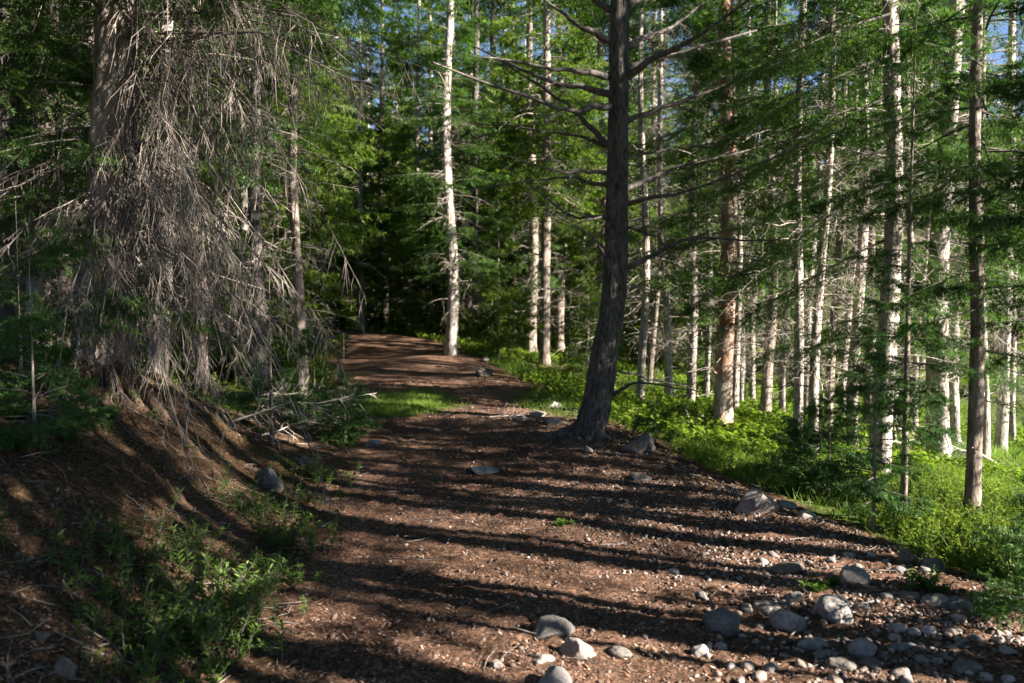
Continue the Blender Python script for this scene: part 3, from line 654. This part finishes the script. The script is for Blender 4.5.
# unseen sun-side trees striping the trail, some added to shade bank and big tree
for i, (x, y, r0, lv, dd) in enumerate([(4.4, 2.4, .09, None, 0), (4.1, 1.0, .08, 'low_over', 0), (5.0, 3.7, .09, None, 0), (4.3, -.3, .06, 'high', 0), (2.9, 1.3, .08, 'low_over', 0), (3.7, 2.7, .06, None, 0), (3.4, .1, .08, 'low_over', 0), (3.9, -1.3, .07, 'low_over', 0), (6.0, 1.5, .1, 'high', 0), (5.4, -1.2, .09, None, 0), (5.2, .3, .05, None, 0),
      (7.4, 3.2, .13, 'top', 0), (8.4, -.4, .12, 'top', 0), (6.3, -3.0, .12, 'top', 0), (7.0, .2, .07, 'top', 0), (6.7, 2.4, .07, None, 0), (7.9, 1.9, .1, 'top', 0), (6.9, -1.4, .11, 'top', 0), (9.5, 1.0, .12, 'top', 0),
      (5.9, 6.9, .1, 'near_mid', 1), (8.2, 5.4, .1, 'high', 1), (7.3, 6.3, .08, 'high', 1), (6.3, 4.6, .07, None, 0), (3.9, -3.6, .1, None, 0), (8.9, 3.6, .1, 'top', 0), (5.6, 2.7, .05, None, 0), (7.3, 4.3, .08, None, 1), (10.2, 2.6, .13, None, 0), (10.0, -1.2, .13, None, 0), (6.1, -.5, .07, None, 1), (5.7, 1.9, .06, None, 0), (4.7, .9, .05, None, 0), (3.9, .4, .05, None, 0), (6.6, 3.4, .06, None, 1), (3.3, 1.5, .04, None, 0), (5.9, 3.9, .07, None, 0), (7.7, 2.6, .09, None, 1), (4.7, -.9, .06, None, 0), (8.8, .6, .1, None, 1), (7.1, 5.0, .08, None, 1), (5.0, 1.7, .035, None, 0), (3.6, -.7, .05, None, 0)]):
    tree((x, y), 'spruce beside the trail out of view to the right', r0, 14, 'bark_mid', lv, 'mid' if dd else None, 1.0, group='spruces out of view beside the trail')
for i, (x, y) in enumerate([(-5.5, 4.0), (-4.6, 9.0), (-6.6, 7.2), (-6.2, 11), (-8, 9.5), (-4.9, 12.5), (-7.6, 13)]):
    tree((x, y), ['shadowed spruce on the left bank', 'mossy grey spruce left of the brush pile', 'dim spruce behind the left bank', 'spruce in deep shade behind the brush pile', 'spruce in deep shade far left', 'spruce behind the dark slender trunk', 'dim spruce behind the far left bank'][i], .11, 13, 'bark_mid', 'mid', 'mid')

for i, (x, y) in enumerate([(-3.5, -1.5), (-2.8, 1.2), (-5, .5), (-5.6, -3), (-2.2, -4.2), (.4, -5.5), (2.0, -8), (-3.6, -6.8), (-7.8, -.6), (-7.4, 2.6), (-8.6, 5.4), (-.8, -9), (-6.8, -6.6), (-9.5, -4), (4.5, -9), (-10, 2), (-.5, -2.6), (1.8, -3.4), (-1.8, -.6), (2.9, -6)]):  # unseen spruces added behind and left to close off sky fill
    k = tree((x, y), 'spruce behind the viewpoint, out of view', .12, 14, 'bark_mid', 'high', None, 1.15, group='spruces out of view behind the viewpoint')
for x, y in [(-4.4, 1.9), (-3.2, .2), (-5.4, 3.5), (-1.6, -1.9), (-2.4, -2.9), (.9, -2.0), (-6.3, 5.3)]:  # further unseen crowns added to darken the left bank
    tree((x, y), 'spruce behind the viewpoint, out of view', .1, 13, 'bark_mid', 'low_over', None, 1.1, group='spruces out of view behind the viewpoint')
# ------------------------------------------------------------------ rocks
def ico(sub=3):
    import bmesh
    bm = bmesh.new(); bmesh.ops.create_icosphere(bm, subdivisions=sub, radius=1); V = np.array([v.co[:] for v in bm.verts]); T = np.array([[v.index for v in f.verts] for f in bm.faces]); bm.free(); return V, T
ICO3 = ico(4); ICO1 = ico(1); ICO2 = ico(2)
def rock_geo(sx, sy, sz, seed, ico_=ICO3, ang=.5):
    r = np.random.default_rng(seed); V, T = ico_; V = V.copy()
    for k in range(20 if ang > .35 else 9):       # chip flat facets off
        d = norm(r.normal(0, 1, 3)); c = r.uniform(.5, .85) if ang > .35 else r.uniform(.7, .97)
        h = V@d; V = V - np.maximum(h-c, 0)[:, None]*d*.93
    V = V/np.abs(V).max(0)
    for f, a in ((2, .08), (4.5, .04), (11, .014), (23, .007)):
        p = r.uniform(0, 6.28, 3); V = V*(1+a*np.sin(f*V[:, :1]+p[0])*np.sin(f*V[:, 1:2]+p[1])*np.sin(f*V[:, 2:3]+p[2])*2)
    return V*np.array([sx, sy, sz]), T
def rock(xp, yb, wpx, hpx, label, seed, rz=None, name='rock', group=None, ang=.5, cat='rock', m=None):
    m = m or ('rock_dark' if any(q in label for q in ('grey', 'dark', 'dull', 'shaded')) and 'pale' not in label else 'rock')  # labels that name shade pick the darker stone colour too
    P, t = hit(xp, yb); w_ = wpx*t/FPX/2; h = hpx*t/FPX
    V, T = rock_geo(w_, w_*.8, h*.62, seed, ang=ang)
    o = mesh_obj(name, V, T, M[m], smooth=True)
    y = P[1]+w_*.45; o.location = (P[0], y, gzs(P[0], y)+h*.10)
    o.rotation_euler = (random.uniform(-.15, .15), random.uniform(-.15, .15), random.uniform(-.4, .4) if rz is None else rz)
    return tag(o, label, cat, group)
R = [
 (550, 636, 46, 21, 'smooth grey oval rock left of the mottled rock at the trail', .2), (581, 659, 40, 24, 'mottled light rock touching the smooth oval rock', .5), (620, 657, 26, 10, 'flat grey stone right of the mottled rock', .2),
 (727, 636, 42, 28, 'triangular grey boulder standing alone in the gravel', .6), (790, 629, 36, 22, 'speckled round pale boulder beside the largest smooth one', .3), (838, 621, 46, 27, 'largest smooth cream boulder among the stones', .2),
 (866, 656, 33, 20, 'round beige boulder below the largest cream one', .2), (857, 583, 34, 20, 'pale humped rock under the fir sapling', .3), (790, 573, 38, 11, 'long flat grey stone above the boulders', .2),
 (795, 601, 18, 10, 'small bright white stone behind the speckled boulder', .4), (555, 690, 34, 27, 'domed pale rock cut off by the bottom of the view', .2), (543, 664, 24, 9, 'low pinkish stone above the domed rock', .3),
 (843, 670, 26, 16, 'angular grey stone below the beige boulder', .5), (870, 668, 22, 12, 'dark grey stone beside the angular stone', .4), (812, 650, 24, 9, 'flat bluish stone left of the beige boulder', .3),
 (825, 658, 20, 9, 'flat pale stone touching the bluish one', .3), (935, 571, 34, 17, 'dark mossy rock at the top of the stony edge', .4), (908, 564, 22, 24, 'upright split rock beside the dark mossy one', .7),
 (912, 601, 26, 12, 'tilted grey slab stone below the upright split rock', .4), (940, 606, 30, 12, 'low rounded tan stone in a row of slabs', .3), (962, 610, 26, 13, 'light grey slab right of the tan stone', .3), (985, 580, 26, 15, 'shaded rock at the foot of the grass slope', .4),
 (1010, 610, 22, 19, 'blue-grey rock by the dark fir bough', .4), (968, 673, 34, 15, 'broad dark flat rock near the lower right', .4), (770, 612, 30, 12, 'dull grey stone in shade left of the white stone', .3), (902, 650, 20, 8, 'small flat stone between beige boulder and dark flat rock', .3),
 (900, 632, 20, 10, 'bright small cream stone alone in gravel', .3), (640, 452, 42, 22, 'grey boulder against the undergrowth right of the big tree', .4), (484, 376, 19, 10, 'pointed blue-grey rock beyond the mound', .8), (758, 514, 42, 32, 'rough pale broken rock at the grass edge', .9),
 (553, 408, 18, 9, 'pale stone at the top of the heap left of the big tree', .4), (537, 417, 22, 8, 'flat pale stone in the heap left of the big tree', .4), (553, 424, 26, 9, 'wide cream stone at the bottom of the heap by the big tree', .4), (520, 421, 16, 7, 'small stone at the left end of the heap by the big tree', .4),
 (265, 486, 30, 28, 'large weathered grey rock half buried in the left bank', .5), (303, 466, 14, 14, 'small white stone below the brush pile', .4), (64, 676, 24, 24, 'blue-grey rock in the shade at the lower left', .4), (40, 640, 16, 12, 'small tan stone up left of the blue-grey rock', .4),
 (588, 452, 12, 7, 'little bright stone on the trail before the big tree', .4), (810, 520, 26, 12, 'pale flat rock half under the low fir', .4), (484, 474, 30, 9, 'flat stone sunk in the middle of the trail', .4), (372, 447, 20, 9, 'pale stone at the grassy left side of the trail', .4), (270, 285+90, 10, 8, 'small stone beside the dark slender trunk', .4), (483, 272+90, 14, 5, 'flat stone on the far dark stretch of trail', .4),
 (497, 668, 14, 8, 'pebble-like tan stone left of the low pinkish stone', .4), (700, 655, 22, 12, 'pale block in the gravel left of the dark patch', .6), (722, 650, 14, 12, 'small upright cream stone by the pale block', .6), (788, 508, 24, 9, 'grey rock shard behind the rough pale rock', .5), (640, 480, 22, 8, 'flat stone bedded before the grey boulder', .4)]
for i, (a, b_, c, d, lab, ang) in enumerate(R): rock(a, b_, c, d, lab, 700+i, ang=ang)
cob = [None]*5; cnt = 0
for i in range(700):
    xp = random.gauss(830, 130); yb = random.uniform(545, 683)
    if xp < 500 or xp > 1023: continue
    P, t = hit(xp, yb)
    if not (pr(P[1])-2.4+.5*random.random() < P[0] < pr(P[1])+.6): continue
    k = random.randint(0, 4); s = random.choice([.016, .02, .022, .028, .035, .045])
    if cob[k] is None:
        V, T = rock_geo(1, .8, .55, 900+k, ICO2); o = mesh_obj('cobble', V, T, M['rock'], smooth=True); cob[k] = o
    else: o = cob[k].copy(); col.objects.link(o)
    o.location = (P[0], P[1], gzs(P[0], P[1])+s*.2); o.scale = (s, s, s); o.rotation_euler = (0, 0, random.uniform(0, 6))
    tag(o, 'small cobble loose on the stony right side of the trail', 'stone', 'small cobbles on the stony trail edge'); cnt += 1
    if cnt >= 150: break
# gravel and litter
def scatter_chips(n, fx, sizes, tmpl, mat_, name, label, flat=.5, lift=.2):
    r = np.random.default_rng(hash(name) % 1000 if False else len(name)); V0, T0 = tmpl
    x, y = fx(r, n); n = len(x); s = r.choice(sizes, n)*r.uniform(.7, 1.3, n)
    V = V0[None]*r.uniform(.7, 1.2, (n, 1, 3))*np.array([1, .75, flat])*s[:, None, None]
    a = r.uniform(0, 6.28, n); b2 = r.normal(0, .5, n)
    c, si = np.cos(a)[:, None], np.sin(a)[:, None]
    zz = V[..., 2]*np.cos(b2)[:, None] + V[..., 0]*np.sin(b2)[:, None]; xx = V[..., 0]
    V = np.stack([xx*c-V[..., 1]*si, xx*si+V[..., 1]*c, zz], -1)
    V += np.stack([x, y, gz(x, y)+s*lift], -1)[:, None]
    T = (T0[None]+np.arange(n)[:, None, None]*len(V0)).reshape(-1, T0.shape[1])
    o = mesh_obj(name, V.reshape(-1, 3), T, mat_); return tag(o, label, 'ground cover', None, 'stuff')
def fx_gravel(r, n):
    y = 2.6+r.random(n)**1.6*9; x = r.uniform(-1.2, 4, n)
    k = (x > pl(y)) & (x < pr(y)+.4)
    d = pr(y)-x; wgt = np.exp(-np.maximum(d-1.0, 0)/.6)*(.35+.65*(wob(x*1.7, y*1.7, 40) > -.2))*np.where(y > 7, .4, 1) + .02
    k &= r.random(n) < wgt; return x[k], y[k]
scatter_chips(90000, fx_gravel, [.004, .005, .007, .009, .013, .018], ICO1, M['gravel'], 'gravel', 'grey and tan gravel strewn over the stony side of the trail', .6, .15)
cube = (np.array([[-1, -.6, -.2], [1, -.4, -.2], [.8, .6, -.1], [-.9, .5, -.2], [-.1, 0, .35]]), np.array([[0, 1, 4], [1, 2, 4], [2, 3, 4], [3, 0, 4]]))
def fx_litter(r, n):
    y = 2.3+r.random(n)**2.0*15; x = r.uniform(-1, 1, n)*(.68*y+1.2); k = (x < pr(y)+.3) & (r.random(n) < .55+.3*wob(x, y, 44)); return x[k], y[k]
scatter_chips(380000, fx_litter, [.003, .0045, .006, .008, .012], cube, M['litter'], 'leaf_litter', 'brown bark chips and needle litter on the dirt trail', 1, .1)

r = np.random.default_rng(17); n = 5200; y = 2.5+r.random(n)**1.3*14; x = r.uniform(-7, 6, n)
k = (r.random(n) < np.where(x < pl(y)+.2, .95, np.where(x > pr(y)-.5, .5, .12))); x, y = x[k], y[k]; n = len(x)
a = r.uniform(0, 6.28, n); L = r.uniform(.05, .32, n); ss = np.linspace(-.5, .5, 4); cv = r.normal(0, .12, (n, 1))*ss**2*4
P = np.stack([x[:, None]+L[:, None]*(np.cos(a)[:, None]*ss-np.sin(a)[:, None]*cv), y[:, None]+L[:, None]*(np.sin(a)[:, None]*ss+np.cos(a)[:, None]*cv)], -1)
P = np.concatenate([P, (gz(P[..., 0], P[..., 1])+.006+r.uniform(-.01, .03, (n, 1))*ss*2+.004)[..., None]], -1)
V, Qd = tubes(P, r.uniform(.0015, .005, (n, 1))*np.array([1, .95, .85, .5]), 4)
tag(mesh_obj('twig_litter', V, Qd, M['deadwood']), 'thin dead twigs strewn over the forest floor', 'ground cover', None, 'stuff')

# ------------------------------------------------------------------ undergrowth
def leaves(g, P, D, ln, wd, r):
    """folded rhombic leaves: P base, D direction"""
    n = len(P); up = norm(np.array([0, 0, 1.]) + r.normal(0, .35, (n, 3))); side = norm(np.cross(D, up))
    l = (ln*r.uniform(.6, 1.25, n))[:, None]; w_ = (wd*r.uniform(.7, 1.2, n))[:, None]
    mid = P + D*l*.5; V = np.stack([P, mid+side*w_-np.array([0, 0, .0])+up*w_*.3, P+D*l, mid-side*w_+up*w_*.3], 1)
    b = np.arange(n)[:, None]*4; g.add(V.reshape(-1, 3), T=np.concatenate([b+[0, 1, 2], b+[0, 2, 3]]))
def shrub_patch(g, gs, x, y, h, nst, nlf, ln, wd, r, spread=.12):
    n = len(x); i = np.repeat(np.arange(n), nst); bx = x[i]+r.normal(0, spread, len(i)); by = y[i]+r.normal(0, spread, len(i))
    H = (h[i] if hasattr(h, '__len__') else h)*r.uniform(.5, 1.15, len(i)); z0 = gz(bx, by)-.01
    ln_ = r.normal(0, .35, (len(i), 2)); j = np.repeat(np.arange(len(i)), nlf); s = r.uniform(.2, 1, len(j))
    ss = np.linspace(0, 1, 3)
    P = np.stack([bx[:, None]+ln_[:, :1]*H[:, None]*ss**1.5, by[:, None]+ln_[:, 1:]*H[:, None]*ss**1.5, z0[:, None]+H[:, None]*ss], -1)
    if gs is not None: V, Qd = tubes(P, np.full((len(i), 3), .0018), 3); gs.add(V, Qd)
    p = np.stack([bx[j]+ln_[j, 0]*H[j]*s**1.5, by[j]+ln_[j, 1]*H[j]*s**1.5, z0[j]+H[j]*s], -1)
    a = r.uniform(0, 6.28, len(j)); D = norm(np.stack([np.cos(a), np.sin(a), r.uniform(-.1, .9, len(j))], -1))
    leaves(g, p, D, ln, wd, r)
r = np.random.default_rng(91)
def cover(n, ylo, yhi, fn, r):
    y = ylo+(yhi-ylo)*r.random(n)**1.3; x = r.uniform(-14, 16, n); k = fn(x, y) & (np.abs(x) < .7*y+1.5); return x[k], y[k]
g = Geo()
x, y = cover(30000, 4.5, 11, lambda x, y: (x > pr(y)+.3+.28*wob(x*2.4, y*2.4, 50)) & (wob(x*1.5, y*1.5, 51) > -.12) & (x < 9), r)
shrub_patch(g, g, x, y, 0.07+.13*np.clip(.5+.5*wob(x*1.4, y*1.4, 57), 0, 1), 4, 8, .032, .008, r)
x, y = cover(26000, 10, 30, lambda x, y: ((x > pr(y)+.35+.2*wob(x*2, y*2, 50)) | (x < pl(y)-.3)) & (wob(x*1.1, y*1.1, 52) > -.25), r)
shrub_patch(g, None, x, y, .2, 3, 7, .075, .024, r, .2)
tag(g.obj('undergrowth', M['leaf']), 'bright green low shrubs carpeting the slope beside the trail', 'undergrowth', None, 'stuff')
g = Geo()
x, y = cover(9000, 3, 12, lambda x, y: (x < pl(y)-.05) & (wob(x*1.6, y*1.6, 53) > .15) & (x > -6), r)
shrub_patch(g, g, x, y, .13, 3, 8, .04, .008, r)
tag(g.obj('ground_plants', M['leaf_dark']), 'dark green ground plants scattered over the left bank', 'undergrowth', None, 'stuff')
# grass
g = Geo(); n = 260000; y = 3+r.random(n)**1.2*19; x = r.uniform(-7, 10, n)
x2 = np.concatenate([r.normal(-1.75, .85, 60000), r.normal(1.0, .8, 26000)]); y2 = np.concatenate([r.normal(11.9, 1.0, 60000), r.normal(13.2, 1.2, 26000)])
k2 = wob(x2*2.5, y2*2.5, 61) > -.35; x = np.concatenate([x, x2[k2]]); y = np.concatenate([y, y2[k2]]); n = len(x)
G = grassiness(x, y); k = (r.random(n) < (G-.25)*.8) & (np.abs(x) < .7*y+1)
x = x[k]; y = y[k]; n = len(x); H = r.uniform(.025, .07, n)*(1+.04*y)*(1+.8*(x > pr(y)+.3)); wd = .0022*(1+y*.12)
a = r.uniform(0, 6.28, n); ln_ = r.normal(0, .5, (n, 2)); z0 = gz(x, y)
dx = np.cos(a)*wd; dy = np.sin(a)*wd
V = np.stack([np.stack([x-dx, y-dy, z0], -1), np.stack([x+dx, y+dy, z0], -1), np.stack([x+ln_[:, 0]*H, y+ln_[:, 1]*H, z0+H], -1)], 1)
g.add(V.reshape(-1, 3), T=np.arange(3*n).reshape(-1, 3))
tag(g.obj('grass', M['grass']), 'short green grass beside and across the trail', 'grass', None, 'stuff')
# individual leafy plants
def plant(xp, yp_, h, nst, spread, label, ln=.040, wd=.0052):
    P, t = hit(xp, yp_); root = empty('leafy_plant', (P[0], P[1], gzs(P[0], P[1]))); tag(root, label, 'plant')
    g = Geo(); shrub_patch(g, g, np.array([P[0]]), np.array([P[1]]), h, int(nst*1.5), 30, ln, wd, r, spread)
    for q in (g,): q.V = [v-np.array(root.location) for v in q.V]
    g.obj('foliage', [M['leaf_dark'], M['limbwood']], root)
for a in [(292, 548, .2, 26, .12, 'bright leafy plant at the trail side, lit from behind'), (215, 612, .24, 30, .16, 'leafy plant with narrow leaves at the bottom of the left bank'), (180, 640, .26, 26, .15, 'tall weedy plant by the lower left bank'),
          (235, 650, .2, 22, .14, 'leafy plant spilling onto the trail at the lower left'), (100, 600, .25, 22, .14, 'dark leafy plant halfway up the left bank'), (130, 560, .2, 16, .12, 'sparse pale-tipped plant under the roots'), (270, 585, .13, 18, .1, 'low leafy tuft below the bright plant'),
          (140, 670, .22, 22, .14, 'straggly plant with reddish stems at the bottom edge'), (320, 480, .16, 22, .12, 'leafy plant under the brush pile'), (255, 515, .18, 22, .12, 'green plant under the weathered grey rock'), (200, 570, .2, 20, .12, 'leafy plant between root ends'),
          (560, 525, .04, 8, .03, 'tiny green tuft alone in the trail'), (820, 590, .06, 10, .05, 'low weed among the boulders'), (930, 590, .09, 14, .06, 'yellow-green weed growing between rocks'), (975, 560, .18, 22, .1, 'bright weed at the foot of the grass slope'), (1000, 575, .16, 22, .1, 'leafy weed by the right margin')]:
    plant(*a)

# ------------------------------------------------------------------ fallen branches and logs
def stick(xp, yp_, L, az, r0, label, seed, tw=8, m='bleached', el=.12):
    P, t = hit(xp, yp_); r = np.random.default_rng(seed); g = Geo()
    dead_branches(g, np.zeros((1, 3)), np.array([az]), np.array([L]), np.array([el+r.uniform(0, .3)]), r, el*1.0, tw+10, .0, r0*1.3, 3, .9)
    o = g.obj('fallen_branch', M[m]); o.location = (P[0], P[1], gzs(P[0], P[1])+r0+.02); return tag(o, label, 'fallen branch')
for i, (a, b_, L, az, r0, lab) in enumerate([
  (232, 425, 1.4, .3, .010, 'bleached stick at the left end of the brush pile'), (250, 415, 1.2, -.7, .010, 'bleached stick lying across the top of the brush pile'), (262, 438, 1.0, 1.1, .009, 'pale forked branch at the front of the brush pile'),
  (300, 430, .8, -.2, .010, 'twiggy bleached branch at the right end of the brush pile'), (240, 440, .8, 2.2, .009, 'short pale branch under the brush pile'), (275, 405, 1.5, .1, .011, 'long grey branch at the back of the brush pile'),
  (310, 418, .9, 2.6, .009, 'small pale branch pointing at the trail'), (255, 400, 1.2, .2, .013, 'grey twig bundle behind the brush pile'),
  (490, 420, .7, .1, .014, 'grey stick lying by the stone heap left of the big tree'), (630, 385, 1.0, .0, .014, 'pale stick in the undergrowth right of the big tree'), (660, 400, 1.3, .1, .014, 'bleached branch lying under the orange-barked spruce'),
  (720, 440, 1.1, 2.6, .012, 'thin branch in the shrubs below the orange-barked spruce'), (860, 455, 1.2, .2, .014, 'grey branch lying on the sunny slope'), (1000, 470, 1.6, 2.4, .02, 'leaning bleached branch in the bright grass'),
  (345, 425, .5, -.3, .01, 'small dead branch on the grass strip of the trail'), (680, 385, 1.2, 2.8, .014, 'grey dead branch near the foot of the orange-barked spruce')]):
    stick(a, b_, L, az, r0, lab, 1000+i, 10)
print('objects', len(scene.objects), 'far', nfar, 'young', ny, 'cob', cnt)
